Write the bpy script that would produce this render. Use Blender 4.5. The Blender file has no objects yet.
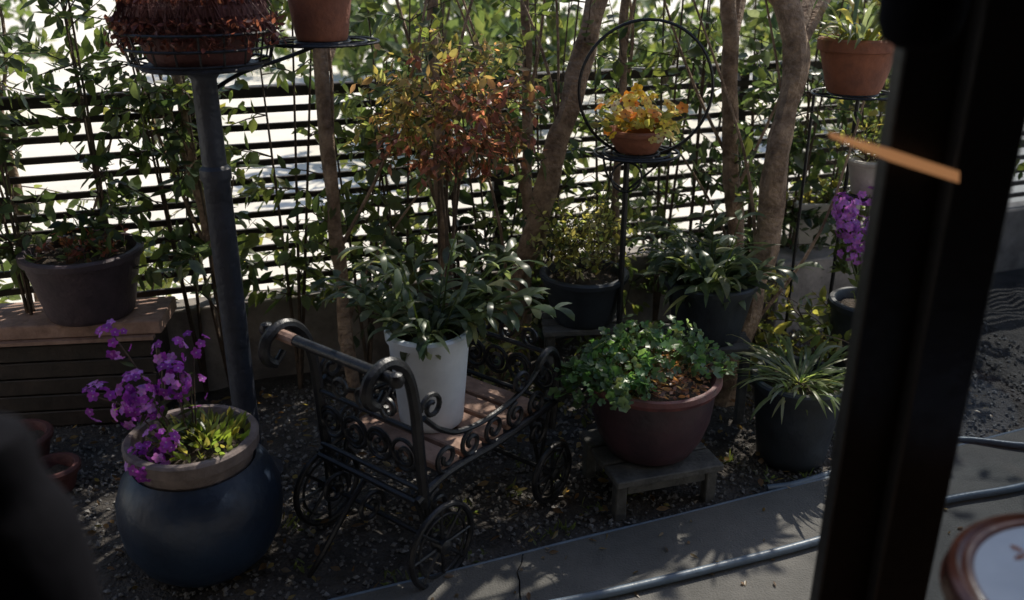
import bpy, math, random
from mathutils import Vector, Matrix, noise
R=random.Random(7)
sc=bpy.context.scene
V=Vector
# ------------------------------------------------------------------ materials
def nt_mat(name):
    m=bpy.data.materials.new(name); m.use_nodes=True
    nt=m.node_tree; return m,nt,nt.nodes['Principled BSDF']
def mat(name,c1,c2=None,rough=0.7,scale=12,bump=0.3,bscale=None,metal=0.0,dist=0.01,detail=6,spec=0.5,rvar=0.15):
    m,nt,b=nt_mat(name)
    c2=c2 or tuple(x*0.6 for x in c1)
    tc=nt.nodes.new('ShaderNodeTexCoord')
    n=nt.nodes.new('ShaderNodeTexNoise'); n.inputs['Scale'].default_value=scale; n.inputs['Detail'].default_value=detail
    n.inputs['Roughness'].default_value=0.65
    nt.links.new(tc.outputs['Object'],n.inputs['Vector'])
    r=nt.nodes.new('ShaderNodeValToRGB'); r.color_ramp.elements[0].position=0.35; r.color_ramp.elements[1].position=0.68
    r.color_ramp.elements[0].color=(*c2,1); r.color_ramp.elements[1].color=(*c1,1)
    nt.links.new(n.outputs['Fac'],r.inputs['Fac']); nt.links.new(r.outputs['Color'],b.inputs['Base Color'])
    n2=nt.nodes.new('ShaderNodeTexNoise'); n2.inputs['Scale'].default_value=bscale or scale*5; n2.inputs['Detail'].default_value=5
    nt.links.new(tc.outputs['Object'],n2.inputs['Vector'])
    bp=nt.nodes.new('ShaderNodeBump'); bp.inputs['Strength'].default_value=bump; bp.inputs['Distance'].default_value=dist
    nt.links.new(n2.outputs['Fac'],bp.inputs['Height']); nt.links.new(bp.outputs['Normal'],b.inputs['Normal'])
    mr=nt.nodes.new('ShaderNodeMapRange'); mr.inputs['To Min'].default_value=max(0.03,rough-rvar); mr.inputs['To Max'].default_value=min(1,rough+rvar)
    nt.links.new(n2.outputs['Fac'],mr.inputs['Value']); nt.links.new(mr.outputs['Result'],b.inputs['Roughness'])
    b.inputs['Metallic'].default_value=metal; b.inputs['Specular IOR Level'].default_value=spec
    return m
def leafmat(name,trans=0.5,rough=0.34,boost=(3.2,3.0,1.5)):
    m,nt,b=nt_mat(name)
    at=nt.nodes.new('ShaderNodeAttribute'); at.attribute_name='Col'
    tc=nt.nodes.new('ShaderNodeTexCoord'); n=nt.nodes.new('ShaderNodeTexNoise'); n.inputs['Scale'].default_value=60
    nt.links.new(tc.outputs['Object'],n.inputs['Vector'])
    mr=nt.nodes.new('ShaderNodeMapRange'); mr.inputs['To Min'].default_value=0.6; mr.inputs['To Max'].default_value=1.4
    nt.links.new(n.outputs['Fac'],mr.inputs['Value'])
    vm=nt.nodes.new('ShaderNodeVectorMath'); vm.operation='SCALE'
    nt.links.new(at.outputs['Color'],vm.inputs[0]); nt.links.new(mr.outputs['Result'],vm.inputs['Scale'])
    nt.links.new(vm.outputs['Vector'],b.inputs['Base Color']); b.inputs['Roughness'].default_value=rough
    tr=nt.nodes.new('ShaderNodeBsdfTranslucent')
    v2=nt.nodes.new('ShaderNodeVectorMath'); v2.operation='MULTIPLY'; v2.inputs[1].default_value=boost
    nt.links.new(vm.outputs['Vector'],v2.inputs[0]); nt.links.new(v2.outputs['Vector'],tr.inputs['Color'])
    mx=nt.nodes.new('ShaderNodeMixShader'); mx.inputs['Fac'].default_value=trans
    nt.links.new(b.outputs[0],mx.inputs[1]); nt.links.new(tr.outputs[0],mx.inputs[2])
    nt.links.new(mx.outputs[0],nt.nodes['Material Output'].inputs['Surface'])
    return m
M={}
M['soil']=mat('soil',(0.09,0.065,0.045),(0.03,0.022,0.016),0.95,40,0.9,120,dist=0.02)
M['gardensoil']=mat('garden_soil',(0.10,0.088,0.08),(0.038,0.033,0.03),0.95,9,1.0,90,dist=0.02)
M['stone']=mat('gravel_stone',(0.27,0.26,0.25),(0.09,0.087,0.085),0.85,25,0.3)
M['concrete']=mat('concrete_path',(0.125,0.12,0.112),(0.065,0.064,0.06),0.85,3.5,0.8,170,dist=0.005,detail=10)
M['wallc']=mat('wall_concrete',(0.38,0.34,0.31),(0.16,0.145,0.135),0.9,6,0.5,60,dist=0.006)
M['lightground']=mat('light_gravel',(0.84,0.79,0.70),(0.66,0.61,0.53),0.95,0.9,0.3,30)
M['slat']=mat('fence_slat',(0.050,0.036,0.030),(0.022,0.018,0.015),0.6,10,0.3)
M['bark']=mat('bark',(0.46,0.33,0.23),(0.15,0.10,0.07),0.9,18,1.0,60,dist=0.014)
M['twig']=mat('twig',(0.14,0.095,0.065),(0.05,0.038,0.028),0.9,30,0.4)
M['terra']=mat('terracotta',(0.38,0.14,0.08),(0.22,0.09,0.06),0.8,14,0.3)
M['terradark']=mat('terracotta_dark',(0.15,0.05,0.045),(0.07,0.028,0.027),0.75,14,0.3)
M['plum']=mat('plum_plastic',(0.085,0.06,0.07),(0.05,0.035,0.045),0.6,14,0.3)
M['blue']=mat('blue_glaze',(0.018,0.034,0.066),(0.009,0.017,0.036),0.42,6,0.4,22)
M['bluedk']=mat('dark_plastic',(0.030,0.040,0.055),(0.018,0.022,0.03),0.5,10,0.2,40)
M['tan']=mat('tan_pot',(0.25,0.20,0.185),(0.12,0.095,0.09),0.8,12,0.5)
M['white']=mat('white_plastic',(0.76,0.80,0.86),(0.58,0.62,0.68),0.45,5,0.1,30)
M['whitepl']=mat('pale_planter',(0.6,0.56,0.5),(0.42,0.39,0.35),0.7,12,0.3)
M['maroon']=mat('brown_glaze',(0.075,0.036,0.046),(0.030,0.020,0.027),0.42,6,0.4,22)
M['rim']=mat('worn_red_rim',(0.19,0.065,0.06),(0.08,0.032,0.038),0.5,20,0.35,40)
M['iron']=mat('black_iron',(0.025,0.027,0.033),(0.012,0.012,0.014),0.38,30,0.5,120,metal=0.3,dist=0.003)
M['post']=mat('post_metal',(0.045,0.052,0.075),(0.026,0.030,0.042),0.5,14,0.4,50)
M['wood']=mat('weathered_wood',(0.42,0.27,0.21),(0.20,0.12,0.09),0.75,14,0.4,60)
M['hose']=mat('hose_plastic',(0.11,0.155,0.21),(0.075,0.105,0.145),0.42,20,0.1)
M['frame']=mat('door_frame_black',(0.010,0.008,0.007),(0.006,0.005,0.005),0.5,10,0.2)
M['dark']=mat('dark_glaze',(0.006,0.006,0.009),(0.004,0.004,0.006),0.9,10,0.2,spec=.08)
M['plaster']=mat('house_plaster',(0.30,0.27,0.24),(0.24,0.21,0.18),0.9,5,0.2)
M['facade']=mat('cream_facade',(0.45,0.43,0.40),(0.37,0.35,0.33),0.9,5,0.2)
M['floor']=mat('room_floor',(0.12,0.07,0.04),(0.07,0.04,0.025),0.5,5,0.1)
M['leaf']=leafmat('leaf')
M['petal']=leafmat('petal',0.4,0.6,(1.5,1.3,1.4))
M['redwood']=mat('red_wood',(0.12,0.045,0.03),(0.06,0.022,0.016),0.2,9,0.1)
M['moss']=mat('stand_wood',(0.12,0.12,0.115),(0.05,0.05,0.05),0.8,16,0.4)
# ------------------------------------------------------------------ mesh builder
class MB:
    def __init__(s): s.v=[];s.f=[];s.m=[];s.c=[];s.mats=[]
    def mi(s,k):
        if k not in s.mats: s.mats.append(k)
        return s.mats.index(k)
    def face(s,idx,k,col=(.09,.12,.05)):
        s.f.append(idx);s.m.append(s.mi(k));s.c.append(col)
    def build(s,name,parent=None,origin=None,smooth=True,ang=40):
        if origin is None:
            xs=[p[0] for p in s.v];ys=[p[1] for p in s.v];zs=[p[2] for p in s.v]
            origin=V(((min(xs)+max(xs))/2,(min(ys)+max(ys))/2,min(zs)))
        if parent is not None: origin=parent.location.copy()
        me=bpy.data.meshes.new(name)
        me.from_pydata([(p[0]-origin[0],p[1]-origin[1],p[2]-origin[2]) for p in s.v],[],s.f)
        for k in s.mats: me.materials.append(M[k])
        me.polygons.foreach_set('material_index',s.m)
        ca=me.color_attributes.new('Col','FLOAT_COLOR','CORNER')
        buf=[]
        for f,c in zip(s.f,s.c):
            for _ in f: buf.extend((c[0],c[1],c[2],1))
        ca.data.foreach_set('color',buf)
        if smooth:
            me.polygons.foreach_set('use_smooth',[True]*len(s.f))
            me.update()
            me.set_sharp_from_angle(angle=math.radians(ang))
        me.update()
        o=bpy.data.objects.new(name,me); sc.collection.objects.link(o)
        if parent is not None: o.parent=parent; o.location=(0,0,0)
        else: o.location=origin
        return o
def empty(name,loc):
    e=bpy.data.objects.new(name,None); e.location=loc; e.empty_display_size=0.1
    sc.collection.objects.link(e); return e
def tube(mb,pts,rad,k,n=7,wob=0.0):
    pts=[V(p) for p in pts]
    if not isinstance(rad,(list,tuple)): rad=[rad]*len(pts)
    base=len(mb.v); prev=None
    for i,p in enumerate(pts):
        a=pts[max(0,i-1)];b=pts[min(len(pts)-1,i+1)]
        t=(b-a); t=t.normalized() if t.length>1e-9 else V((0,0,1))
        if prev is None:
            up=V((0,0,1)) if abs(t.z)<0.9 else V((1,0,0)); x=t.cross(up).normalized()
        else:
            x=(prev-t*prev.dot(t)); x=x.normalized() if x.length>1e-6 else t.cross(V((0.3,0.5,1))).normalized()
        prev=x; y=t.cross(x)
        for j in range(n):
            an=2*math.pi*j/n; r=rad[i]
            if wob: r*=1+wob*(noise.noise(V((p.x*6+math.cos(an),p.y*6+math.sin(an),p.z*7))))
            mb.v.append(p+x*math.cos(an)*r+y*math.sin(an)*r)
    for i in range(len(pts)-1):
        for j in range(n):
            a=base+i*n+j;b=base+i*n+(j+1)%n
            mb.face((a,b,b+n,a+n),k)
    mb.face(tuple(base+j for j in range(n))[::-1],k)
    mb.face(tuple(base+(len(pts)-1)*n+j for j in range(n)),k)
def spline(pts,sub=5):
    pts=[V(p) for p in pts]; out=[]
    for i in range(len(pts)-1):
        p0=pts[max(0,i-1)];p1=pts[i];p2=pts[i+1];p3=pts[min(len(pts)-1,i+2)]
        for j in range(sub):
            t=j/sub
            out.append(0.5*((2*p1)+(p2-p0)*t+(2*p0-5*p1+4*p2-p3)*t*t+(3*p1-p0-3*p2+p3)*t*t*t))
    out.append(pts[-1]); return out
def lathe(mb,c,prof,k,n=40,wob=0.0,a0=0):
    base=len(mb.v)
    for (r,z) in prof:
        for j in range(n):
            an=2*math.pi*j/n
            rr=r*(1+wob*noise.noise(V((math.cos(an)*1.5+c[0]*9,math.sin(an)*1.5,z*8))))
            mb.v.append(V((c[0]+rr*math.cos(an),c[1]+rr*math.sin(an),z)))
    for i in range(len(prof)-1):
        for j in range(n):
            a=base+i*n+j;b=base+i*n+(j+1)%n
            mb.face((a,b,b+n,a+n),k)
def box(mb,c,s,k,rz=0,bev=0.0):
    cx,cy,cz=c;sx,sy,sz=s[0]/2,s[1]/2,s[2]/2
    ca,sa=math.cos(rz),math.sin(rz); b=bev
    base=len(mb.v)
    if b<=0:
        pts=[(x,y,z) for z in(-sz,sz) for x,y in((-sx,-sy),(sx,-sy),(sx,sy),(-sx,sy))]
        fs=[(3,2,1,0),(4,5,6,7),(0,1,5,4),(1,2,6,5),(2,3,7,6),(3,0,4,7)]
    else:
        def ring(e,z): 
            x,y=sx-e,sy-e
            return [(-x+b,-y,z),(x-b,-y,z),(x,-y+b,z),(x,y-b,z),(x-b,y,z),(-x+b,y,z),(-x,y-b,z),(-x,-y+b,z)]
        pts=ring(b,-sz)+ring(0,-sz+b)+ring(0,sz-b)+ring(b,sz)
        fs=[tuple(range(8))[::-1],tuple(range(24,32))]
        for r in range(3):
            for j in range(8): a=r*8+j;q=r*8+(j+1)%8; fs.append((a,q,q+8,a+8))
    for x,y,z in pts: mb.v.append(V((cx+x*ca-y*sa,cy+x*sa+y*ca,cz+z)))
    for f in fs: mb.face(tuple(base+i for i in f),k)
def vary(c,a=0.35):
    s=1+R.uniform(-a,a); return (c[0]*s*(1+R.uniform(-.12,.12)),c[1]*s,c[2]*s*(1+R.uniform(-.12,.12)))
def rv(): 
    while True:
        v=V((R.uniform(-1,1),R.uniform(-1,1),R.uniform(-1,1)))
        if 0.05<v.length<1: return v.normalized()
def leaf(mb,p,d,ln,w,col,k='leaf',nrm=None,bend=0.15):
    d=d.normalized(); nrm=(nrm or (V((0,0,1))+rv()*0.9)).normalized()
    s=d.cross(nrm)
    if s.length<1e-3: s=d.cross(V((1,0,0)))
    s.normalize(); n=s.cross(d)
    b=len(mb.v)
    mb.v+= [p, p+d*ln*.3+s*w*.46, p+d*ln*.62+s*w*.42-n*ln*bend*.3, p+d*ln-n*ln*bend, p+d*ln*.62-s*w*.42-n*ln*bend*.3, p+d*ln*.3-s*w*.46, p+d*ln*.5-n*w*.22]
    mb.face((b,b+1,b+2,b+6),k,col); mb.face((b+6,b+2,b+3),k,col); mb.face((b+6,b+3,b+4),k,col); mb.face((b,b+6,b+4,b+5),k,col)
def strap(mb,p,az,el,ln,w,col,curl=1.6,seg=7,k='leaf',fold=0.25,wav=0.0):
    h=V((math.cos(az),math.sin(az),0)); s=V((-math.sin(az),math.cos(az),0)); q=p.copy(); e=el
    b=len(mb.v)
    tw=R.uniform(-.9,.9); bendaz=R.uniform(-.6,.6)
    for i in range(seg+1):
        t=i/seg; d=h*math.cos(e)+V((0,0,1))*math.sin(e)+s*bendaz*t*.8; d.normalize(); n=s.cross(d)
        ww=w*0.5*(0.45+1.2*t if t<.45 else 1.0)*(1 if t<.7 else max(0.05,1-((t-.7)/.3)**1.6))
        if wav: ww*=1+wav*(1 if i%2 else -1)
        ss=(s*math.cos(tw*t)+n*math.sin(tw*t))
        mb.v+=[q+ss*ww+n*ww*fold,q.copy(),q-ss*ww+n*ww*fold]
        q=q+d*ln/seg; e-=curl/seg*(0.5+t)
    for i in range(seg):
        a=b+i*3; mb.face((a,a+1,a+4,a+3),k,col); mb.face((a+1,a+2,a+5,a+4),k,col)
def disc_leaf(mb,p,n,r,col,k='leaf'):
    n=n.normalized(); x=n.cross(V((0.3,1,0.2))).normalized(); y=n.cross(x); b=len(mb.v)
    mb.v.append(p-n*r*.25); N=11; ph=R.uniform(0,6)
    for i in range(N):
        an=ph+2*math.pi*i/N*0.95; rr=r*(1 if i%2 else .78)
        mb.v.append(p+x*math.cos(an)*rr+y*math.sin(an)*rr+n*R.uniform(-.12,.12)*r)
    for i in range(N-1): mb.face((b,b+1+i,b+2+i),k,col)
def flower(mb,p,n,r,col,pet=5,cc=(0.6,0.5,0.05)):
    n=n.normalized(); x=n.cross(V((0.3,1,0.2))).normalized(); y=n.cross(x); ph=R.uniform(0,6)
    for i in range(pet):
        an=ph+2*math.pi*i/pet; d=x*math.cos(an)+y*math.sin(an); s=n.cross(d); c=vary(col,.25); b=len(mb.v)
        mb.v+=[p,p+d*r*.55+s*r*.45+n*r*.2,p+d*r+s*r*.2+n*r*R.uniform(-.1,.3),p+d*r-s*r*.2+n*r*R.uniform(-.1,.3),p+d*r*.55-s*r*.45+n*r*.2]
        mb.face((b,b+1,b+2,b+3,b+4),'petal',c)
    b=len(mb.v); q=p+n*r*.12
    mb.v+=[q+(x*math.cos(a)+y*math.sin(a))*r*.2 for a in(0,1.57,3.14,4.71)]; mb.face((b,b+1,b+2,b+3),'petal',cc)
G1=(0.065,0.090,0.042);G2=(0.10,0.125,0.05);G3=(0.034,0.055,0.030);YG=(0.19,0.185,0.07);GG=(0.09,0.12,0.095);RD=(0.22,0.07,0.06)
def twig(mb,p,d,ln,nl,ls,cols,droop=0.25,rw=0.003,jit=0.35,wf=(.38,.6)):
    pts=[V(p)]; d=V(d).normalized(); seg=4
    for i in range(seg):
        d=(d+rv()*0.2+V((0,0,-droop*0.25))).normalized(); pts.append(pts[-1]+d*ln/seg)
    tube(mb,pts,[rw*(1-.7*i/seg) for i in range(seg+1)],'twig',3)
    for i in range(nl):
        t=(0.15+0.85*(i+R.random()*.6)/nl)*seg; a=min(seg-1,int(t)); q=pts[a].lerp(pts[a+1],min(1,t-a))
        td=(pts[a+1]-pts[a]).normalized(); o=td.cross(rv()).normalized()
        dd=(td*0.6+o+V((0,0,-.15)))
        L=ls*R.uniform(.5,1.25); leaf(mb,q,dd,L,L*R.uniform(*wf),vary(R.choice(cols)))
    return pts
# ------------------------------------------------------------------ camera / light
cd=bpy.data.cameras.new('camera'); cam=bpy.data.objects.new('camera',cd); sc.collection.objects.link(cam)
cam.location=(0,0,1.6); cam.rotation_euler=(math.radians(90-21.5),0,0); cd.sensor_width=36; cd.lens=36*887/1024; cd.clip_start=0.02; cd.clip_end=500
sc.camera=cam
cd.dof.use_dof=True; cd.dof.focus_distance=2.7; cd.dof.aperture_fstop=2.4
AZ=math.radians(30); EL=math.radians(48)
ts=V((math.sin(AZ)*math.cos(EL),math.cos(AZ)*math.cos(EL),math.sin(EL)))
sd=bpy.data.lights.new('sun','SUN'); sd.energy=5; sd.angle=math.radians(0.5); sd.color=(1,0.93,0.80)
so=bpy.data.objects.new('sun',sd); so.rotation_euler=ts.to_track_quat('Z','Y').to_euler(); so.location=(0,0,10); sc.collection.objects.link(so)
w=bpy.data.worlds.new('World'); sc.world=w; w.use_nodes=True; nt=w.node_tree
sky=nt.nodes.new('ShaderNodeTexSky'); sky.sky_type='NISHITA'; sky.sun_disc=False; sky.sun_elevation=EL; sky.sun_rotation=AZ
nt.links.new(sky.outputs[0],nt.nodes['Background'].inputs[0]); nt.nodes['Background'].inputs[1].default_value=0.15
sc.view_settings.view_transform='Standard'; sc.view_settings.look='None'; sc.view_settings.exposure=0
# ------------------------------------------------------------------ ground, path, wall, fence
def FY(x): return 3.3+0.36*(x+0.685)
def PE(x): return 2.03+0.39*x
mb=MB()
mb.v=[V(p) for p in((-250,-250,-.02),(250,-250,-.02),(250,250,-.02),(-250,250,-.02))]; mb.face((0,1,2,3),'lightground'); mb.build('ground',origin=V((0,0,-.02)),smooth=False)
mb=MB(); nx,ny=110,60
for j in range(ny+1):
    for i in range(nx+1):
        x=-3+6.5*i/nx; y0=PE(x)-.06; y1=FY(x)+.02; y=y0+(y1-y0)*j/ny
        mb.v.append(V((x,y,.0+0.022*noise.noise(V((x*4,y*4,0)))+0.012*noise.noise(V((x*17,y*17,3))))))
for j in range(ny):
    for i in range(nx):
        a=j*(nx+1)+i; mb.face((a,a+1,a+nx+2,a+nx+1),'gardensoil')
mb.build('garden_soil',origin=V((0,0,0)))
mb=MB()
for _ in range(14000):
    x=R.uniform(-1.9,2.2); y=R.uniform(PE(x)+.01,FY(x)-.1)
    if R.random()>0.8+0.7*noise.noise(V((x*2.2,y*2.2,5))): continue
    r=R.uniform(.003,.011); b=len(mb.v); q=V((x,y,0.012*noise.noise(V((x*17,y*17,3)))+0.022*noise.noise(V((x*4,y*4,0)))+r*.4))
    M3=Matrix.Rotation(R.uniform(0,6),3,rv())
    for c in((1,0,0),(-1,0,0),(0,1,0),(0,-1,0),(0,0,.7),(0,0,-.7)): mb.v.append(q+M3@V(c)*r*R.uniform(.7,1.3))
    for f in((0,2,4),(2,1,4),(1,3,4),(3,0,4),(2,0,5),(1,2,5),(3,1,5),(0,3,5)): mb.face(tuple(b+i for i in f),'stone')
mb.build('gravel',origin=V((0,0,0)),smooth=False)
mb=MB()
for _ in range(750):
    x=R.uniform(-1.6,1.8); y=R.uniform(PE(x)-.0,FY(x)-.1); a=R.uniform(0,6.3)
    leaf(mb,V((x,y,.03)),V((math.cos(a),math.sin(a),R.uniform(-.2,.3))),R.uniform(.015,.045),R.uniform(.01,.02),vary(R.choice([(0.16,0.10,0.05),(0.10,0.06,0.03),(0.2,0.15,0.06)])))
for _ in range(60):
    x=R.uniform(-.4,1.4); y=PE(x)-R.uniform(.02,.5)**1.2; a=R.uniform(0,6.3)
    leaf(mb,V((x,y,.040)),V((math.cos(a),math.sin(a),R.uniform(0,.15))),R.uniform(.01,.03),R.uniform(.006,.014),vary((0.15,0.10,0.06)))
mb.build('fallen_leaves',origin=V((0,0,0)))
mb=MB()
for k in range(30):
    x=R.uniform(-.7,1.2); y=R.uniform(PE(x)+.03,PE(x)+.5)
    for _ in range(10): leaf(mb,V((x+R.uniform(-.03,.03),y+R.uniform(-.03,.03),.005)),V((R.uniform(-1,1),R.uniform(-1,1),R.uniform(.4,1.4))),R.uniform(.02,.045),.008,vary(G2))
mb.build('weeds',origin=V((0,0,0)))
mb=MB()
def cx(i): return .03+.022*noise.noise(V((i*.9,3,0)))+.012*noise.noise(V((i*2.9,7,0)))-i*.004
N=60
for side in(0,1):
    b=len(mb.v)
    for i in range(N+1):
        yy=-2.2*i/N; c_=cx(i)
        xa=(-4 if side==0 else c_+.0022); xb=(c_-.0022 if side==0 else 6)
        for x in(xa,xb): mb.v+= [V((x,PE(x)+yy,.035)),V((x,PE(x)+yy,-.03))]
    for i in range(N):
        a=b+i*4; mb.face((a,a+4,a+6,a+2),'concrete')
        if side==0: mb.face((a+2,a+6,a+7,a+3),'concrete')
        else: mb.face((a,a+1,a+5,a+4),'concrete')
    mb.face((b,b+2,b+3,b+1),'concrete')
mb.build('concrete_path',smooth=False)
mb=MB(); tube(mb,[(x,PE(x)+.006,.030+.003*noise.noise(V((x*3,0,0)))) for x in[-2+i*.1 for i in range(60)]],.0065,'hose',8)
mb.build('path_edge_highlight')  # bluish tube laid on the slab lip to draw its highlight
mb=MB()
L=7.0; fa=math.atan(.36)
box(mb,(0.6,FY(0.6)+.06,.155),(L,.13,.37),'wallc',fa,.008)
mb.build('low_concrete_wall',ang=30)
mb=MB()
fx=0.6
for i in range(11):
    z=.40+i*.066
    box(mb,(fx,FY(fx)+.06,z+R.uniform(-.004,.004)),(L,.014,.024),'slat',fa+R.uniform(-.0012,.0012),.002)
box(mb,(fx,FY(fx)+.06,1.125),(L,.05,.04),'slat',fa,.004)
for t in [-3.0,-1.85,-.7,.45,1.6,2.75]:
    x=fx+t*math.cos(fa); y=FY(fx)+.06+t*math.sin(fa)+.03
    box(mb,(x,y,.75),(.045,.03,.82),'slat',fa,.003)
mb.build('slatted_fence',ang=30)
# ------------------------------------------------------------------ trees
def tree(name,pts,r0,r1,crown,cr,nt_,cols,ls=.07,low=0):
    e=empty(name,V(pts[0])); mb=MB(); P=spline(pts,6); n=len(P)
    P=[p+V((noise.noise(p*5)*.018,noise.noise(p*5+V((9,0,0)))*.018,0)) for p in P]
    tube(mb,P,[(r0+(r1-r0)*i/(n-1))*(1.25 if i==0 else 1)*(1+.16*noise.noise(p*9)) for i,p in enumerate(P)],'bark',12,.4)
    C=V(crown)
    for i in range(7):
        s=P[int(n*R.uniform(.6,.98))]; t=C+V((R.uniform(-1,1)*cr[0],R.uniform(-1,1)*cr[1],R.uniform(-.6,1)*cr[2]))*.7
        m=s.lerp(t,.5)+V((0,0,.1)); tube(mb,spline([s,m,t],4),[r1*.6*(1-.8*j/8) for j in range(9)],'bark',6)
    for i in range(3):
        s=P[int(n*R.uniform(.1,.5))]; t=s+V((R.uniform(-.45,.45),R.uniform(-.05,.15),R.uniform(.7,1.3))); m=s.lerp(t,.45)+V((R.uniform(-.1,.1),0,-.05))
        tube(mb,spline([s,m,t],5),[.008*(1-.06*j) for j in range(11)],'bark',5)
    mb.build('trunk',e); mb=MB()
    for i in range(int(nt_*.12)):
        q=rv()*(R.random()**.4); p=C+V((q.x*cr[0],q.y*cr[1],q.z*cr[2]))
        twig(mb,p,(q+rv()*.6),R.uniform(.2,.4),R.randint(9,13),ls,cols)
    for i in range(low):
        s=P[int(n*R.uniform(.35,.85))]; d=rv(); d.z=abs(d.z)*.7; twig(mb,s,d,R.uniform(.15,.4),R.randint(7,12),ls*.9,cols)
    mb.build('crown',e)
tree('camellia_tree',[(-1.03,3.0,0),(-1.06,3.02,.5),(-1.10,3.0,1.0),(-1.15,3.05,1.6),(-1.2,3.2,2.2)],.019,.014,(-1.3,3.9,2.6),(.75,.7,.5),95,[G1,G2,G3],low=14)
tree('camellia_tree',[(-.60,3.0,0),(-.62,3.0,.6),(-.63,3.02,1.2),(-.62,3.1,2.2)],.027,.023,(-.5,4.1,2.6),(.7,.8,.55),110,[G1,G2,G3],low=9)
tree('camellia_tree',[(-.25,3.15,0),(-.26,3.15,.8),(-.27,3.16,1.5),(-.3,3.2,2.2)],.022,.014,(.15,4.2,2.8),(.6,.7,.5),90,[G1,G2],low=9)
tree('leaning_tree',[(-.05,3.2,0),(.02,3.15,.4),(.12,3.1,.8),(.22,3.1,1.2),(.34,3.12,1.7),(.45,3.2,2.3)],.042,.032,(.7,4.2,2.7),(.7,.8,.5),110,[G1,G2,G3],low=4)
tree('camellia_tree',[(.06,3.3,0),(.06,3.3,.8),(.05,3.3,1.5),(.08,3.4,2.2)],.020,.016,(.2,5.0,3.2),(.6,.7,.5),70,[G1,G2],low=8)
tree('camellia_tree',[(.95,3.4,0),(.90,3.4,.5),(.84,3.38,.9),(.78,3.35,1.4),(.70,3.4,2.2)],.032,.026,(1.2,4.6,2.8),(.8,.8,.5),80,[G1,G2,G3],low=8)
tree('gnarled_tree',[(.80,3.0,0),(.85,3.02,.3),(.91,3.05,.6),(.92,3.05,.95),(.95,3.05,1.25),(.88,3.05,1.45),(.74,3.05,1.62),(.70,3.2,2.2)],.044,.040,(1.7,4.4,2.5),(.7,.8,.5),30,[G1,G2,G3],low=2)
tree('camellia_tree',[(-1.75,3.1,0),(-1.78,3.1,.7),(-1.8,3.15,1.4),(-1.85,3.3,2.2)],.022,.016,(-2.0,3.9,2.5),(.7,.7,.55),90,[G1,G2,G3],low=18)
tree('camellia_tree',[(.41,3.45,0),(.42,3.45,.8),(.42,3.45,1.6),(.43,3.5,2.3)],.016,.013,(.5,5.2,3.6),(.8,.8,.5),80,[G1,G2,G3],low=10)
tree('camellia_tree',[(2.1,3.9,0),(2.15,3.9,.8),(2.1,3.9,1.6),(2.2,4,2.3)],.04,.03,(2.4,4.6,2.4),(.8,.8,.7),140,[G1,G2,G3],low=16)
# ------------------------------------------------------------------ shrubs
def shrub(name,x,y,h,ns,ntw,ls,cols,zlo=.35,spread=.22,z0=0):
    mb=MB()
    for s in range(ns):
        a=R.uniform(0,6.3); r=R.uniform(.3,1)*spread
        pts=spline([(x,y,z0),(x+math.cos(a)*r*.4,y+math.sin(a)*r*.3,z0+h*.4),(x+math.cos(a)*r,y+math.sin(a)*r*.6,z0+h*R.uniform(.8,1.1))],6)
        tube(mb,pts,[.009*(1-.75*i/12) for i in range(13)],'twig',5)
        for i in range(ntw):
            t=R.uniform(zlo,1); q=pts[min(12,int(t*12))]
            d=rv(); d.z=d.z*.5+.25
            twig(mb,q,d,R.uniform(.12,.32),R.randint(6,12),ls*R.uniform(.75,1.2),cols)
    return mb.build(name)
pal=[[G1,G3],[G1,G2],[G2,YG,G3],[G3,G1,GG],[G3,G3,G1]]
for i in range(22):
    x=-2.05+i*.205+R.uniform(-.08,.08); left=x<-1.15
    y=FY(x)-(R.uniform(.08,.18) if not left else .04)
    shrub('fence_shrub',x,y,R.uniform(1.25,2.1),3,R.randint(13,19) if x>-.45 else R.randint(10,15),.07,R.choice(pal),zlo=(.5 if left else .36) if x<.1 else .18,spread=.14 if left else .22)
for i in range(9):
    x=-2.3+i*.62+R.uniform(-.15,.15)
    shrub('hedge_shrub',x,FY(x)+R.uniform(.35,.8),R.uniform(.7,1.2),4,7 if x<-.4 else 12,.08,R.choice(pal),zlo=.2,spread=.35)
for i in range(17):
    x=R.uniform(-.8,8) if i<14 else R.uniform(-7,-2); y=R.uniform(5.5,13)+.3*abs(x)
    mb=MB(); h=R.uniform(.8,1.9); rr=R.uniform(.5,1.0)
    for k in range(5): tube(mb,[(x,y,0),(x+R.uniform(-.3,.3),y+R.uniform(-.3,.3),h*.8)],.015,'twig',5)
    for k in range(190):
        q=rv()*(R.random()**.35); p=V((x+q.x*rr,y+q.y*rr,h*.55+q.z*h*.5)); cl=vary(R.choice([G1,G3,G2]))
        for _ in range(3): leaf(mb,p+rv()*.06,rv(),.17,.09,cl)
    mb.build('background_shrub')
shrub('ground_shrub',.95,3.2,.38,7,9,.055,[YG,G2],zlo=.2,spread=.3)
shrub('ground_shrub',1.25,3.0,.36,7,9,.055,[YG,G2,G1],zlo=.2,spread=.3)
shrub('ground_shrub',.45,3.0,.30,6,8,.05,[G1,G2],zlo=.2,spread=.25)
shrub('ground_shrub',-.05,3.0,.34,5,7,.05,[G1,YG],zlo=.2,spread=.2)
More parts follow.
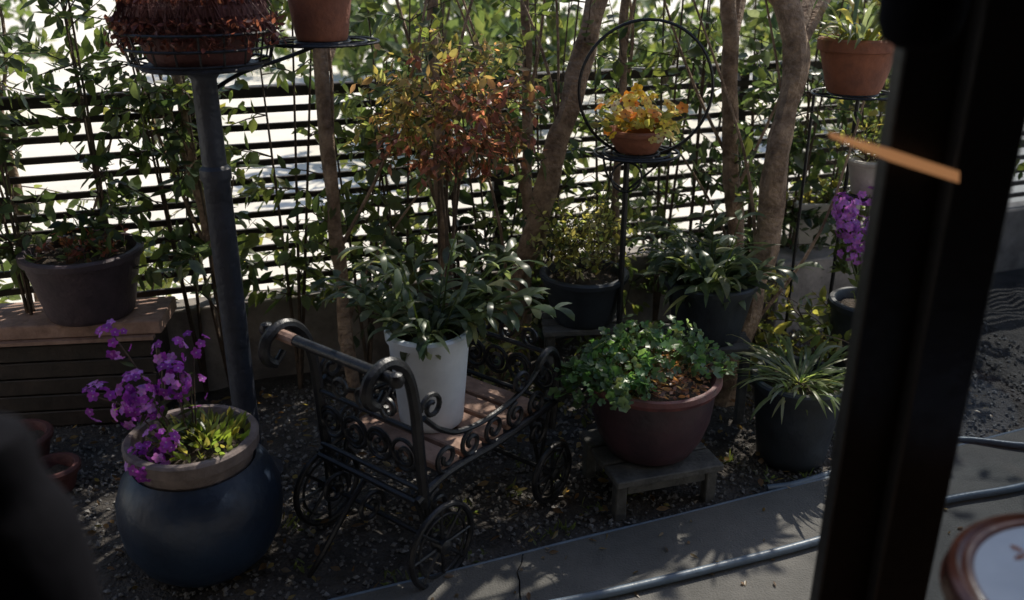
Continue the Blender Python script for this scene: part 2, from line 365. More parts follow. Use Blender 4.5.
# nandina
mb=MB()
for i in range(5):
    tube(mb,spline([(-.22+R.uniform(-.02,.02),2.92,0),(-.24+R.uniform(-.03,.03),2.90,.5),(-.22+R.uniform(-.12,.12),2.87+R.uniform(-.06,.06),1.0)],5),.005,'twig',5)
for i in range(220):
    q=rv()*(R.random()**.4); p=V((-.20+q.x*.24,2.86+q.y*.15,1.13+q.z*.17+.03*noise.noise(q*3)))
    red=(q.x>0.05 and q.z<.45) or q.z<-.3 or R.random()<.15
    twig(mb,p,q+rv()*.5,R.uniform(.06,.13),9,.036,[(.28,.12,.12),(.24,.11,.12),(.15,.08,.06),(.10,.09,.05)] if red else [(.17,.15,.07),(.32,.26,.15),(.13,.12,.06),(.32,.20,.14),(.22,.21,.10)],rw=.0015)
mb.build('nandina_bush')
# ------------------------------------------------------------------ pots
def potgeo(mb,c,z0,z1,rb,rt,k,rim=.03,out=.01,belly=0,soil=True,n=44):
    prof=[(0.001,z0),(rb*.96,z0),(rb,z0+.006)]
    for i in range(1,9):
        t=i/9; prof.append((rb+(rt-rb)*t+belly*math.sin(math.pi*t),z0+(z1-rim-z0)*t))
    prof+=[(rt,z1-rim),(rt+out,z1-rim+.004),(rt+out+.002,z1-.006),(rt+out-.004,z1),(rt-.008,z1),(rt-.014,z1-.01),(rt-.018,z1-.045)]
    lathe(mb,c,prof,k,n,.012)
    if soil:
        rr=rt-.016; rings=5
        sp=[(rr*(1-i/rings)+.0005,z1-.035+.012*(i/rings)) for i in range(rings+1)]
        st=len(mb.v); lathe(mb,c,sp,'soil',n)
        for i in range(st,len(mb.v)): p=mb.v[i]; p.z+=.012*noise.noise(p*30)
e=empty('potted_purple_stock_flowers',V((-.855,2.07,0))); mb=MB()
c=(-.855,2.07)
lathe(mb,c,[(.001,0),(.12,0),(.14,.01),(.18,.05),(.208,.11),(.218,.18),(.214,.235),(.195,.285),(.172,.315),(.16,.325),(.15,.315)],'blue',56,.010)
mb.build('blue_jar',e); mb=MB()
potgeo(mb,c,.19,.40,.12,.160,'tan',.04,.012,n=56); mb.build('pot',e); mb=MB()
PU=(.42,.07,.50)
for i in range(190):
    a=R.uniform(0,6.3); r=R.uniform(0,.12); leaf(mb,V((c[0]+.035+math.cos(a)*r*.9,c[1]+math.sin(a)*r,.385)),V((math.cos(a)*.5,math.sin(a)*.5,R.uniform(.3,1.2))),R.uniform(.02,.05),.016,vary(R.choice([YG,G2,(.14,.2,.05)]),.3))
for (dx,dy,h,n) in [(-.10,-.06,.17,34),(-.04,-.10,.04,26),(-.03,0,.17,34),(-.15,0,.09,24),(-.19,.06,.26,12),(-.05,.06,.22,16),(-.22,-.02,.12,14),(-.08,-.12,.0,26),(.0,.05,.12,8),(-.10,-.02,.11,20),(.01,.08,.22,7)]:
    tip=V((c[0]+dx,c[1]+dy,.40+h)); st=V((c[0]+dx*.3,c[1]+dy*.3,.38))
    P=spline([st,st.lerp(tip,.5)+V((0,0,.03)),tip],5); tube(mb,P,.0022,'twig',5)
    for _ in range(7): leaf(mb,P[R.randint(1,6)],rv()+V((0,0,.3)),.05,.014,vary(G1))
    for _ in range(n):
        q=rv(); p=tip+V((q.x*.042,q.y*.042,q.z*.05-.01)); flower(mb,p,q+V((0,-.3,.3)),R.uniform(.009,.016),R.choice([PU,(.58,.24,.66),(.30,.04,.38)]),5,(.6,.5,.6))
mb.build('flowers',e)
# left plant stand
e=empty('plant_stand',V((-.85,2.5,0))); mb=MB(); c=(-.85,2.5)
lathe(mb,c,[(.001,0),(.09,0),(.10,.015),(.07,.04),(.045,.06),(.038,.08),(.038,.98),(.044,.99),(.044,1.02),(.034,1.03),(.034,1.27),(.05,1.29),(.16,1.30),(.165,1.305),(.16,1.312),(.001,1.312)],'post',18)
for r,z in((.185,1.32),(.20,1.36),(.205,1.40)):
    tube(mb,[(c[0]+r*math.cos(a*math.pi/18),c[1]+r*math.sin(a*math.pi/18),z) for a in range(37)],.004,'iron',5)
for i in range(20):
    a=i*math.pi/10; ca,sa=math.cos(a),math.sin(a); tube(mb,[(c[0]+ca*.15,c[1]+sa*.15,1.312),(c[0]+ca*.185,c[1]+sa*.185,1.32),(c[0]+ca*.205,c[1]+sa*.205,1.40)],.003,'iron',5)
mb.build('stand',e); mb=MB(); potgeo(mb,c,1.314,1.47,.13,.175,'terradark',.03,.008); mb.build('pot',e); mb=MB()
for i in range(520):
    a=R.uniform(0,6.3); st=V((c[0]+math.cos(a)*.15,c[1]+math.sin(a)*.15,1.47)); 
    o=V((math.cos(a),math.sin(a),0)); P=[st,st+o*R.uniform(.02,.04)+V((0,0,.02)),st+o*R.uniform(.03,.05)+V((R.uniform(-.03,.03),0,-.04)),st+o*R.uniform(.03,.05)+V((R.uniform(-.04,.04),0,-R.uniform(.05,.105)))]
    tube(mb,P,.0012,'terradark',3)
    for q in P[1:]: leaf(mb,q,rv(),.02,.012,vary((.13,.05,.055)))
mb.build('trailing_plant',e)
e=empty('hanging_terracotta_pot',V((-.56,2.7,1.35))); mb=MB(); c=(-.56,2.72); potgeo(mb,c,1.355,1.56,.075,.10,'terra',.035,.01)
for r in(.03,.08,.13,.165): tube(mb,[(c[0]+r*math.cos(a*math.pi/16),c[1]+r*math.sin(a*math.pi/16),1.35) for a in range(33)],.004,'iron',5)
for i in range(6):
    a=i*math.pi/3; tube(mb,[(c[0],c[1],1.348),(c[0]+.165*math.cos(a),c[1]+.165*math.sin(a),1.348)],.004,'iron',5)
tube(mb,spline([(c[0],c[1],1.345),(-.66,2.64,1.31),(-.76,2.56,1.28),(-.83,2.51,1.24)],5),.006,'iron',6)
mb.build('pot_and_bracket',e)
mb=MB()
for i in range(26): twig(mb,(c[0]+R.uniform(-.06,.06),c[1]+R.uniform(-.06,.06),1.54),rv()+V((0,0,1)),.2,9,.04,[G1,RD])
mb.build('foliage',e)
# left pot on plank (dark boards added below to stand for the shadow under it)
mb=MB(); box(mb,(-1.62,2.90,.385),(.78,.24,.05),'wood',.12,.004); box(mb,(-1.62,2.775,.352),(.76,.03,.012),'wood',.12)
for i in range(5): box(mb,(-1.62,2.80,.045+i*.064),(.72,.02,.058),'slat',.12,.003)
for x in(-1.95,-1.30): box(mb,(x,2.92+(x+1.62)*.12,.18),(.04,.19,.355),'slat',.12,.004)
mb.build('wooden_plank_and_shadow_boards',ang=30)
e=empty('potted_shrub',V((-1.48,2.90,.412))); mb=MB(); potgeo(mb,(-1.48,2.90),.412,.65,.14,.188,'plum',.03,.012); mb.build('pot',e)
mb=MB()
for i in range(34): 
    a=R.uniform(0,6.3); r=R.uniform(0,.16)
    twig(mb,(-1.48+r*math.cos(a),2.90+r*math.sin(a),.62),rv()*.8+V((0,0,1)),R.uniform(.05,.15),7,.035,[G1,RD,(.14,.07,.05)],rw=.002)
mb.build('foliage',e)
# strap-leaf plants
def strap_plant(mb,c,z,n,ln,w,cols,el=(.5,1.4),curl=(1.2,2.6),r=.05,wav=0.12,seg=8,azr=(0,6.3)):
    for i in range(n):
        a=R.uniform(*azr); rr=R.uniform(0,r); strap(mb,V((c[0]+math.cos(a)*rr,c[1]+math.sin(a)*rr,z)),a+R.uniform(-.5,.5),R.uniform(*el),R.uniform(.5,1.1)*ln,w*R.uniform(.7,1.25),vary(R.choice(cols)),R.uniform(*curl),seg,'leaf',.25,wav)
def broad_plant(mb,c,z,stems,cols,ll=.12,lw=.04,sl=(.1,.3),el=(.3,1.5),azr=(0,6.3)):
    for i in range(stems):
        a=R.uniform(*azr); e_=R.uniform(*el); d=V((math.cos(a)*math.cos(e_),math.sin(a)*math.cos(e_),math.sin(e_)))
        q=V((c[0]+math.cos(a)*.04,c[1]+math.sin(a)*.04,z)); L=R.uniform(*sl); P=[q]
        for k in range(5): d=(d+V((0,0,-.12))+rv()*.1).normalized(); P.append(P[-1]+d*L/5)
        tube(mb,P,.0022,'leaf',4)
        for k in range(1,6):
            for _ in range(2):
                strap(mb,P[k],math.atan2(d.y,d.x)+R.uniform(-1.5,1.5),R.uniform(-.2,.8),ll*R.uniform(.5,1.1),lw*R.uniform(.7,1.1),vary(R.choice(cols)),R.uniform(.8,2.4),5,'leaf',.2,0)
PL=[GG,(.08,.11,.08),(.15,.18,.12),(.055,.085,.055)]
e=empty('potted_broadleaf_plant',V((-.24,2.29,.325))); mb=MB(); potgeo(mb,(-.235,2.29),.326,.615,.092,.115,'white',.03,.008,n=56); mb.build('pot',e)
mb=MB(); broad_plant(mb,(-.235,2.30),.60,14,PL,.09,.024,(.08,.24),(.6,1.4),(-.4,3.5))
broad_plant(mb,(-.22,2.29),.60,9,PL,.11,.026,(.22,.36),(.7,1.15),(-.3,.6))
broad_plant(mb,(-.25,2.29),.60,5,PL,.10,.024,(.12,.28),(.6,1.1),(2.6,3.4))
broad_plant(mb,(-.235,2.30),.60,7,PL,.10,.024,(.20,.32),(1.2,1.55))
strap_plant(mb,(-.235,2.30),.60,26,.16,.024,PL,r=.07,el=(.6,1.4),curl=(1.4,3.0))
strap_plant(mb,(-.225,2.28),.605,12,.11,.024,PL,r=.07,el=(.1,.7),curl=(1.8,3.0),azr=(-2.4,-.6))
mb.build('foliage',e)
def bench(x,y,z,w,d,name):
    mb=MB(); 
    for i in range(4): box(mb,(x,y-d/2+d*(i+.5)/4,z-.012),(w,d/4-.01,.022),'moss',0.1,.003)
    for sx in(-1,1):
        for sy in(-1,1): box(mb,(x+sx*(w/2-.03),y+sy*(d/2-.03),(z-.024)/2),(.03,.03,z-.026),'moss',0.1,.003)
    mb.build(name,ang=30)
bench(.26,3.02,.345,.30,.26,'plant_bench'); bench(.70,2.93,.31,.30,.26,'plant_bench')
e=empty('potted_azalea',V((.26,3.0,.345))); mb=MB(); potgeo(mb,(.26,3.0),.346,.53,.11,.15,'bluedk',.025,.01); mb.build('pot',e); mb=MB()
for i in range(100): twig(mb,(.26+R.uniform(-.10,.10),3.0+R.uniform(-.09,.09),.51+R.uniform(0,.16)),rv()*.7+V((0,0,.9)),R.uniform(.10,.24),9,.030,[YG,(.26,.26,.12),(.20,.21,.10),G1],rw=.002)
mb.build('foliage',e)
e=empty('potted_strap_leaf_plant',V((.70,2.93,.31))); mb=MB(); potgeo(mb,(.70,2.93),.311,.53,.115,.155,'bluedk',.025,.01); mb.build('pot',e); mb=MB()
strap_plant(mb,(.70,2.93),.50,90,.22,.032,PL,r=.09,el=(.3,1.5),curl=(1.2,3.0),wav=.08); broad_plant(mb,(.70,2.93),.50,20,PL,.12,.028,(.12,.28),(.6,1.5)); mb.build('foliage',e)
# hoop stand
e=empty('hoop_plant_stand',V((.41,2.9,0))); mb=MB(); c=(.41,2.9)
tube(mb,[(c[0]-.03,c[1],0.01),(c[0]-.03,c[1],.5),(c[0]-.03,c[1],.98)],.010,'iron',8)
for a in(0.4,2.5,4.6): tube(mb,spline([(c[0]-.03,c[1],.2),(c[0]-.03+.1*math.cos(a),c[1]+.1*math.sin(a),.12),(c[0]-.03+.16*math.cos(a),c[1]+.16*math.sin(a),.01)],5),.006,'iron',6)
for r in(.04,.075,.11,.14): tube(mb,[(c[0]+r*math.cos(a*math.pi/16),c[1]+r*math.sin(a*math.pi/16),.98) for a in range(33)],.005,'iron',5)
for i in range(8):
    a=i*math.pi/4; tube(mb,[(c[0],c[1],.978),(c[0]+.14*math.cos(a),c[1]+.14*math.sin(a),.978)],.004,'iron',5)
tube(mb,[(c[0]+.02+.215*math.sin(a*math.pi/24),c[1],1.185-.215*math.cos(a*math.pi/24)) for a in range(49)],.0055,'iron',6)
tube(mb,[(c[0]-.03+.05*math.sin(a*math.pi/12),c[1]-.01,.90-.05*math.cos(a*math.pi/12)) for a in range(25)],.004,'iron',5)
for s in(-1,1): tube(mb,spline([(c[0]-.03,c[1],.85),(c[0]-.03+s*.06,c[1],.90),(c[0]+s*.11,c[1],.975)],5),.004,'iron',5)
mb.build('stand',e); mb=MB(); potgeo(mb,c,.985,1.06,.065,.095,'terra',.02,.006); mb.build('pot',e); mb=MB()
for i in range(100):
    a=R.uniform(0,6.3); r=R.uniform(0,.13); leaf(mb,V((c[0]+math.cos(a)*r,c[1]+math.sin(a)*r,1.055+R.uniform(0,.05))),V((math.cos(a),math.sin(a),R.uniform(0,1))),.045,.024,vary(YG))
for i in range(95):
    a=R.uniform(0,6.3); r=R.uniform(0,.15); flower(mb,V((c[0]+math.cos(a)*r-.01,c[1]+math.sin(a)*r-.01,1.10+R.uniform(-.03,.09)-r*.3)),V((math.cos(a)*.5,-.5,.8))+rv()*.5,R.uniform(.013,.025),R.choice([(.8,.6,.04),(.8,.66,.12),(.8,.3,.03),(.8,.74,.42),(.8,.66,.2)]),5,(.3,.08,.02))
mb.build('pansies',e)
# geranium pot on stand
e=empty('wooden_pot_stand',V((.44,2.42,0))); mb=MB()
th=.30
for i in range(3):
    o=-.11+.11*i; box(mb,(.43-math.sin(th)*o,2.42+math.cos(th)*o,.139),(.35,.10,.022),'moss',th,.003)
for sx in(-.15,.15):
    for sy in(-.12,.12):
        x=.43+math.cos(th)*sx-math.sin(th)*sy; y=2.42+math.sin(th)*sx+math.cos(th)*sy
        box(mb,(x,y,.064),(.035,.035,.127),'moss',th,.003)
for sy in(-.125,.125): box(mb,(.43-math.sin(th)*sy,2.42+math.cos(th)*sy,.10),(.26,.015,.03),'moss',th,.002)
mb.build('stand',e,ang=30)
c=(.43,2.43)
e=empty('potted_geranium',V((c[0],c[1],.15))); mb=MB()
lathe(mb,c,[(.001,.151),(.12,.151),(.135,.16),(.163,.21),(.180,.27),(.187,.33),(.190,.375)],'maroon',60,.010)
lathe(mb,c,[(.190,.375),(.202,.38),(.208,.393),(.204,.407),(.188,.407),(.178,.39),(.17,.37)],'rim',60,.012)
lathe(mb,c,[(.178,.380),(.14,.388),(.1,.392),(.05,.396),(.001,.396)],'soil',40)
mb.build('pot',e); mb=MB()
GC=[(.07,.15,.06),(.11,.19,.09),(.05,.11,.045),(.14,.19,.11),(.09,.15,.085)]
for (ox,oy,rr,hh,n) in[(-.13,.0,.12,.10,150),(-.20,-.07,.10,.06,100),(-.06,.10,.11,.13,110),(.08,.16,.11,.11,90),(.19,.09,.10,.06,70),(-.10,-.13,.09,.04,80),(.0,-.03,.07,.07,26),(.17,-.02,.07,.03,18),(-.26,.02,.06,.03,30)]:
    for i in range(n):
        a=R.uniform(0,6.3); r=rr*math.sqrt(R.random()); x=c[0]+ox+math.cos(a)*r; y=c[1]+oy+math.sin(a)*r
        d=math.hypot(x-c[0],y-c[1]); z=.405+R.uniform(.2,1)*hh*(1-.5*r/rr)+.012
        if d>.2: z-=(d-.2)*.9*R.random()
        p=V((x,y,z)); b0=V((c[0]+(x-c[0])*.6,c[1]+(y-c[1])*.6,.385))
        if R.random()<.6: tube(mb,[b0,b0.lerp(p,.55)+V((0,0,.02)),p],.0010,'leaf',3)
        disc_leaf(mb,p,V((math.cos(a)*.5,math.sin(a)*.5-.2,1))+rv()*.8,R.uniform(.009,.022),vary(R.choice(GC)))
for i in range(420):
    a=R.uniform(0,6.3); r=.17*math.sqrt(R.random()); q=V((c[0]+math.cos(a)*r,c[1]+math.sin(a)*r,.395+R.uniform(0,.02))); leaf(mb,q,V((R.uniform(-1,1),R.uniform(-1,1),.2)),R.uniform(.015,.035),.012,vary(R.choice([(.28,.14,.09),(.16,.08,.05),(.32,.2,.13)])))
mb.build('foliage',e)
e=empty('potted_spider_plant',V((.94,2.60,0))); mb=MB(); potgeo(mb,(.94,2.60),.01,.31,.11,.145,'bluedk',.03,.012); mb.build('pot',e); mb=MB()
strap_plant(mb,(.94,2.60),.29,130,.21,.012,[(.13,.17,.08),(.09,.13,.06),(.22,.24,.14)],r=.11,el=(.15,1.0),curl=(.8,2.2),wav=0,seg=6); mb.build('foliage',e)
# right rack
e=empty('wire_plant_rack',V((1.24,3.22,0))); mb=MB()
tube(mb,[(1.27,3.3,0),(1.27,3.3,1.13)],.008,'iron',7); tube(mb,[(1.10,3.28,0),(1.10,3.28,1.13)],.006,'iron',7)
for (x,y,z,r) in((1.21,3.2,1.128,.14),(1.31,3.18,.765,.12),(1.46,3.24,1.10,.08)):
    for rr in(r,r*.6,r*.25): tube(mb,[(x+rr*math.cos(a*math.pi/14),y+rr*math.sin(a*math.pi/14),z) for a in range(29)],.004,'iron',5)
    tube(mb,[(x-r,y,z-.002),(x+r,y,z-.002)],.004,'iron',5); tube(mb,[(x,y-r,z-.002),(1.27,3.3,z-.002)],.004,'iron',5)
mb.build('rack',e); mb=MB(); potgeo(mb,(1.21,3.2),1.133,1.32,.09,.13,'terra',.045,.01); mb.build('terracotta_pot',e); mb=MB(); potgeo(mb,(1.31,3.18),.77,.90,.06,.085,'whitepl',.02,.006); mb.build('pale_pot',e)
mb=MB(); strap_plant(mb,(1.21,3.2),1.29,60,.26,.018,[G2,GG,YG],r=.08)
for i in range(18): twig(mb,(1.31+R.uniform(-.04,.04),3.18,.89),rv()*.8+V((0,0,1)),.16,8,.035,[G1,YG])
mb.build('foliage',e)
e=empty('rectangular_planter',V((1.42,3.93,.35))); mb=MB(); x,y=1.40,3.90
b=len(mb.v); 
for z,sx,sy in((.35,.10,.07),(.53,.125,.085),(.53,.14,.10),(.555,.14,.10),(.555,.115,.078),(.50,.11,.07)):
    for dx,dy in((-1,-1),(1,-1),(1,1),(-1,1)): mb.v.append(V((x+dx*sx,y+dy*sy,z)))
for i in range(5):
    for j in range(4): a=b+i*4+j;q=b+i*4+(j+1)%4; mb.face((a,q,q+4,a+4),'whitepl')
mb.face((b+20,b+21,b+22,b+23),'soil'); mb.face((b+3,b+2,b+1,b),'whitepl')
mb.build('planter',e,ang=25); mb=MB()
for i in range(34): twig(mb,(x+R.uniform(-.1,.1),y,.51),rv()*.8+V((0,0,1)),.16,7,.045,[G2,YG])
mb.build('foliage',e)
mb=MB(); box(mb,(1.45,3.83,.165),(.7,.22,.36),'wallc',fa,.006); mb.build('concrete_block_step',ang=30)
e=empty('potted_purple_flowers',V((1.32,3.0,0))); mb=MB(); potgeo(mb,(1.30,3.0),.0,.42,.10,.13,'bluedk'); mb.build('pot',e); mb=MB()
for i in range(15):
    tip=V((1.25+R.uniform(-.09,.06),3.0+R.uniform(-.08,.08),.68+R.uniform(-.09,.13))); tube(mb,[(1.28,3,.40),tip],.003,'leaf',4)
    for _ in range(5): leaf(mb,tip-V((0,0,R.uniform(.05,.2))),rv(),.06,.02,vary(G1))
    for _ in range(12): q=rv(); flower(mb,tip+q*.035,q+V((0,-.3,.3)),.014,(.52,.20,.60),5,(.5,.4,.5))
mb.build('flowers',e)
for (x,y,r,h) in((-1.60,2.50,.10,.15),(-1.44,2.40,.07,.10)):
    mb=MB(); potgeo(mb,(x,y),.01,h,r*.7,r,'terradark',.025,.008); mb.build('terracotta_flower_pot')
# ------------------------------------------------------------------ wagon
A0=V((-.22,1.95,0)); LL=V((.62,.785,0)).normalized(); WW=V((-.785,.62,0)).normalized()
def W(l,w,z): return A0+LL*l+WW*w+V((0,0,z))
mb=MB()
def scroll(cl,cz,r,turn,sgn,w=None,l=None,cr=.007,a0=0,flip=1):
    pts=[]
    for i in range(int(turn*14)+1):
        a=a0+sgn*i/14*2*math.pi; rr=r*(1-.75*i/(turn*14))
        if w is not None: pts.append(W(cl+rr*math.cos(a)*flip,w,cz+rr*math.sin(a)))
        else: pts.append(W(l,cl+rr*math.cos(a)*flip,cz+rr*math.sin(a)))
    tube(mb,pts,cr,'iron',6)
def circ(cl,cz,r,w=None,l=None,cr=.006):
    pts=[]
    for i in range(25):
        a=i/24*2*math.pi
        pts.append(W(cl+r*math.cos(a),w,cz+r*math.sin(a)) if w is not None else W(l,cl+r*math.cos(a),cz+r*math.sin(a)))
    tube(mb,pts,cr,'iron',6)
WD=.42
for w in(0.02,WD-.02):
    tube(mb,spline([W(-.02,w,.27),W(.1,w,.30),W(.3,w,.295),W(.45,w,.30),W(.60,w,.31)],5),.012,'iron',8)
    tube(mb,spline([W(.01,w,.24),W(.0,w,.40),W(-.01,w,.55),W(-.035,w,.65),W(-.09,w,.695),W(-.15,w,.675),W(-.165,w,.63),W(-.135,w,.60),W(-.105,w,.625)],6),[.0155]*43+[.010]*6,'iron',8)
    tube(mb,spline([W(.58,w,.22),W(.60,w,.36),W(.60,w,.45),W(.56,w,.495),W(.51,w,.47),W(.52,w,.43)],6),.011,'iron',8)
    tube(mb,spline([W(.02,w,.50),W(.08,w,.44),W(.16,w,.40),W(.30,w,.39),W(.45,w,.42),W(.55,w,.49)],5),.008,'iron',7)
    for i,l in enumerate((.10,.20,.30,.40,.50)):
        scroll(l,.345,.042,1.4,1 if i%2 else -1,w=w,a0=math.pi/2*(1 if i%2 else -1))
    for l in(.42,.52): scroll(l,.44,.035,1.3,1,w=w,a0=0)
    scroll(.05,.52,.04,1.4,-1,w=w,a0=math.pi); scroll(.06,.22,.05,1.4,1,w=w,a0=math.pi/2); scroll(.50,.24,.045,1.4,-1,w=w,a0=math.pi/2)
for l,z1 in((-.005,.47),(.60,.46)):
    for z in(.30,z1): tube(mb,[W(l,.02,z),W(l,WD-.02,z)],.008,'iron',7)
    for i in range(4):
        c_=.07+i*.093; circ(c_,(.30+z1)/2,.044,l=l); scroll(c_,(.30+z1)/2,.035,1.3,1 if i%2 else -1,l=l)
    for c_ in(.12,.21,.30): scroll(c_,z1+.035,.035,1.3,1,l=l,a0=-math.pi/2)
tube(mb,[W(-.115,-.03,.675),W(-.115,WD+.03,.675)],.015,'iron',10)
for w in(-.03,WD+.03): 
    q=W(-.115,w,.675); lathe(mb,(q.x,q.y),[(.001,.655),(.015,.66),(.020,.675),(.015,.69),(.001,.695)],'iron',12)
tube(mb,[W(-.02,.02,.27),W(-.02,WD-.02,.27)],.01,'iron',7)
for w in(.14,.28): scroll(-.07,.23,.05,1.4,1,w=w,a0=-.3)
tube(mb,spline([W(-.02,.21,.27),W(-.10,.21,.20),W(-.17,.23,.10),W(-.20,.26,.03)],5),.008,'iron',7)
def wheel(l,w,r):
    c_=W(l,w,r)
    for rr,t in((r-.008,.009),(r*.72,.004)):
        tube(mb,[c_+LL*rr*math.cos(a*math.pi/18)+V((0,0,1))*rr*math.sin(a*math.pi/18) for a in range(37)],t,'iron',8)
    for i in range(8):
        a=i*math.pi/4; d=LL*math.cos(a)+V((0,0,1))*math.sin(a); tube(mb,[c_+d*.015,c_+d*(r-.01)],.005,'iron',6)
    tube(mb,[c_-WW*.022,c_-WW*.016,c_+WW*.02],[.012,.022,.022],'iron',12)
for w in(-.02,WD+.02): wheel(.03,w,.125); wheel(.53,w,.10)
tube(mb,[W(.03,-.03,.125),W(.03,WD+.03,.125)],.008,'iron',7); tube(mb,[W(.53,-.03,.10),W(.53,WD+.03,.10)],.008,'iron',7)
for w in(.03,WD-.03):
    for l,h in((.03,.125),(.53,.10)):
        for s in(-.05,.05): tube(mb,[W(l,w,h),W(l+s,w,.295)],.007,'iron',6)
wag=empty('garden_wagon_planter',W(.3,.21,0)); mb.build('wrought_iron_frame',wag)
mb=MB(); rz=math.atan2(LL.y,LL.x)
for i in range(5):
    p=W(.12+i*.095,.21,.3135); box(mb,(p.x,p.y,p.z),(.078,WD-.05,.022),'wood',rz,.004)
tube(mb,[W(-.115,.33,.6755),W(-.115,.40,.6755)],.0165,'wood',10)
mb.build('wood_slats',wag,ang=30)
# ------------------------------------------------------------------ hose
mb=MB()
z=.049
tube(mb,spline([(.02,1.80,z),(.207,1.85,z),(.518,1.955,z),(.858,2.08,z),(1.285,2.27,z),(1.626,2.37,z),(2.1,2.6,z)],8),.0120,'hose',10)
tube(mb,spline([(.80,2.375,.03),(.915,2.405,.03),(1.148,2.52,.03),(1.35,2.62,.035),(1.543,2.655,.04),(1.8,2.60,.05),(2.2,2.75,.05)],8),.0110,'hose',10)
mb.build('garden_hose')
# ------------------------------------------------------------------ sliding door, room
mb=MB()
box(mb,(.516,1.12,1.45),(.088,.035,2.1),'frame',0,.003); box(mb,(.580,1.085,1.45),(.078,.034,2.1),'frame',0,.003)
box(mb,(-.3,1.10,.42),(4,.10,.04),'frame',0,.003); box(mb,(-.3,1.10,2.52),(4,.10,.04),'frame',0,.003)
box(mb,(-2.2,1.10,1.47),(.07,.06,2.05),'frame',0,.003); box(mb,(1.66,1.10,1.47),(.07,.06,2.05),'frame',0,.003)
mb.build('sliding_door_frame',ang=30)
m,nt,b=nt_mat('tinted_glass'); 
tr=nt.nodes.new('ShaderNodeBsdfTransparent'); gl=nt.nodes.new('ShaderNodeBsdfGlossy'); gl.inputs['Roughness'].default_value=.02
n=nt.nodes.new('ShaderNodeTexNoise'); n.inputs['Scale'].default_value=3; rp=nt.nodes.new('ShaderNodeValToRGB'); rp.color_ramp.elements[0].color=(.55,.59,.64,1); rp.color_ramp.elements[1].color=(.64,.67,.70,1)
nt.links.new(n.outputs['Fac'],rp.inputs['Fac']); nt.links.new(rp.outputs['Color'],tr.inputs['Color'])
mx=nt.nodes.new('ShaderNodeMixShader'); mx.inputs['Fac'].default_value=.05; nt.links.new(tr.outputs[0],mx.inputs[1]); nt.links.new(gl.outputs[0],mx.inputs[2]); nt.links.new(mx.outputs[0],nt.nodes['Material Output'].inputs['Surface'])
M['glass']=m
mb=MB(); box(mb,(1.12,1.086,1.47),(1.0,.005,2.05),'glass'); mb.build('window_glass',smooth=False)
mb=MB()
box(mb,(-.3,-.9,.37),(4.2,3.9,.05),'floor'); box(mb,(-.3,-.9,2.58),(4.2,3.9,.06),'plaster'); box(mb,(-.3,-2.9,1.47),(4.2,.1,2.15),'plaster')
box(mb,(-2.3,-.9,1.47),(.1,3.9,2.15),'plaster'); box(mb,(1.78,-.9,1.47),(.1,3.9,2.15),'plaster')
box(mb,(-4.4,1.0,1.4),(4.1,.12,2.8),'facade'); box(mb,(4.0,1.0,1.4),(4.3,.12,2.8),'facade'); box(mb,(-.3,.99,2.8),(4.0,.12,.36),'facade'); box(mb,(-.3,1.0,.18),(4.0,.12,.36),'facade')
mb.build('house_room',smooth=False)
m=mat('table_top_blue',(.28,.33,.45),(.2,.24,.34),.12,6,.02,rvar=.03); M['ttop']=m
e=empty('round_side_table',V((.70,.83,.4))); mb=MB(); c=(.695,.83)
lathe(mb,c,[(.001,.395),(.11,.395),(.115,.41),(.04,.44),(.025,.5),(.022,.7),(.03,.83),(.10,.85),(.155,.86),(.172,.865),(.178,.875),(.172,.885),(.174,.892),(.172,.899),(.163,.904),(.157,.900),(.150,.903),(.146,.902),(.142,.898)],'redwood',80)
mb.build('table_body',e); mb=MB(); lathe(mb,c,[(.1445,.8975),(.143,.899),(.001,.899)],'ttop',64); mb.build('glossy_top',e)
mb=MB()
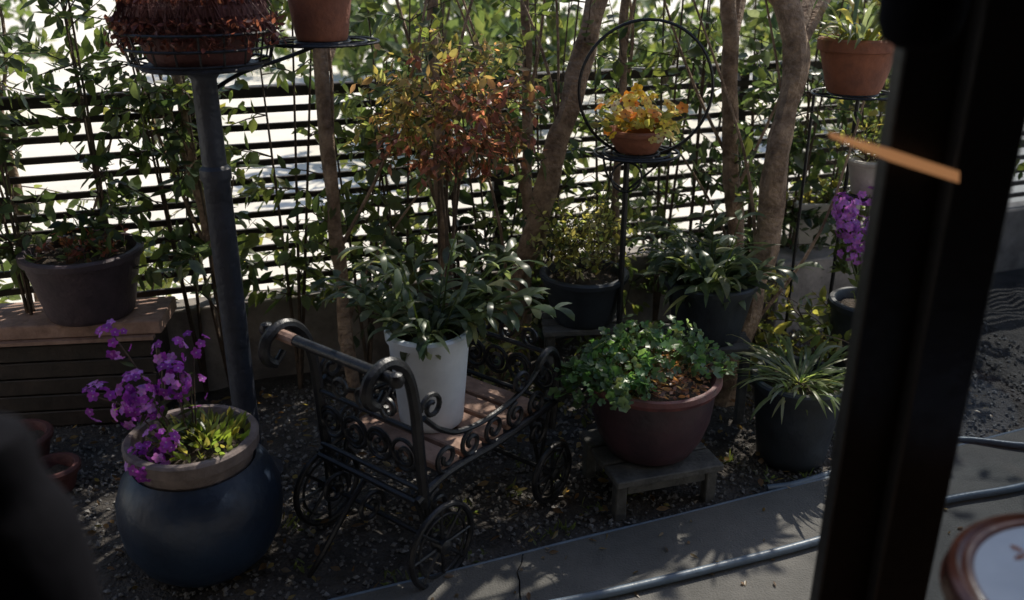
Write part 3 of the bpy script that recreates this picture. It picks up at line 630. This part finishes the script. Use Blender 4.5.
for i in range(9): leaf(mb,V((.63+.008*i,.925-.006*i+R.uniform(-.01,.01),.9003)),V((R.uniform(-1,1),R.uniform(-1,1),0)),.018,.008,(.2,.06,.03),nrm=V((0,0,1)),bend=0)
mb.build('scattered_petals',e)
e=empty('dark_vase',V((-.42,.60,.85))); mb=MB(); c=(-.42,.60)
lathe(mb,c,[(.001,.851),(.05,.851),(.06,.90),(.068,1.05),(.067,1.12),(.062,1.165),(.050,1.192),(.044,1.21),(.044,1.235),(.038,1.250),(.02,1.256),(.001,1.257)],'dark',36); mb.build('vase',e)
mb=MB(); box(mb,(-.55,.60,.62),(.5,.34,.458),'frame',0,.004); mb.build('cabinet',ang=30)
e=empty('pendant_lamp',V((.44,1.0,1.5))); mb=MB(); c=(.44,1.0)
lathe(mb,c,[(.001,1.50),(.02,1.501),(.036,1.51),(.044,1.53),(.045,1.56),(.036,1.60),(.015,1.62),(.006,1.64),(.003,1.66),(.003,2.55)],'dark',30)
mb.build('shade',e)
m,nt,b=nt_mat('reflection_glow'); b.inputs['Base Color'].default_value=(.5,.25,.1,1); b.inputs['Emission Color'].default_value=(1,.50,.22,1); b.inputs['Emission Strength'].default_value=.3  # weak orange emission imitating a room light reflected in the glass
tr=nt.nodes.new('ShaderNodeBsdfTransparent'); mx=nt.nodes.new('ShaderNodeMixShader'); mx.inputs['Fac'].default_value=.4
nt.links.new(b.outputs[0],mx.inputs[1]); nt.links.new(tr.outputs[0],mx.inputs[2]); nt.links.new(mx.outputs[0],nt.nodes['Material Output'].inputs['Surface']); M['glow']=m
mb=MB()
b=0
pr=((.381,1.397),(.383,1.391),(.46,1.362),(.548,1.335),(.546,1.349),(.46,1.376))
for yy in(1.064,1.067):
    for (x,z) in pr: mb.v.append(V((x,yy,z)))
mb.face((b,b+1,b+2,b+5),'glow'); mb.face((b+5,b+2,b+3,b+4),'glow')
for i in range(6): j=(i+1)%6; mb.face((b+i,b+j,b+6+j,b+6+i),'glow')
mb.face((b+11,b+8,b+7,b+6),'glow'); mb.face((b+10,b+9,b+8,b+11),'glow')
mb.build('glass_reflection_streak',smooth=False)  # added glowing strip in place of a glass reflection, not a lamp
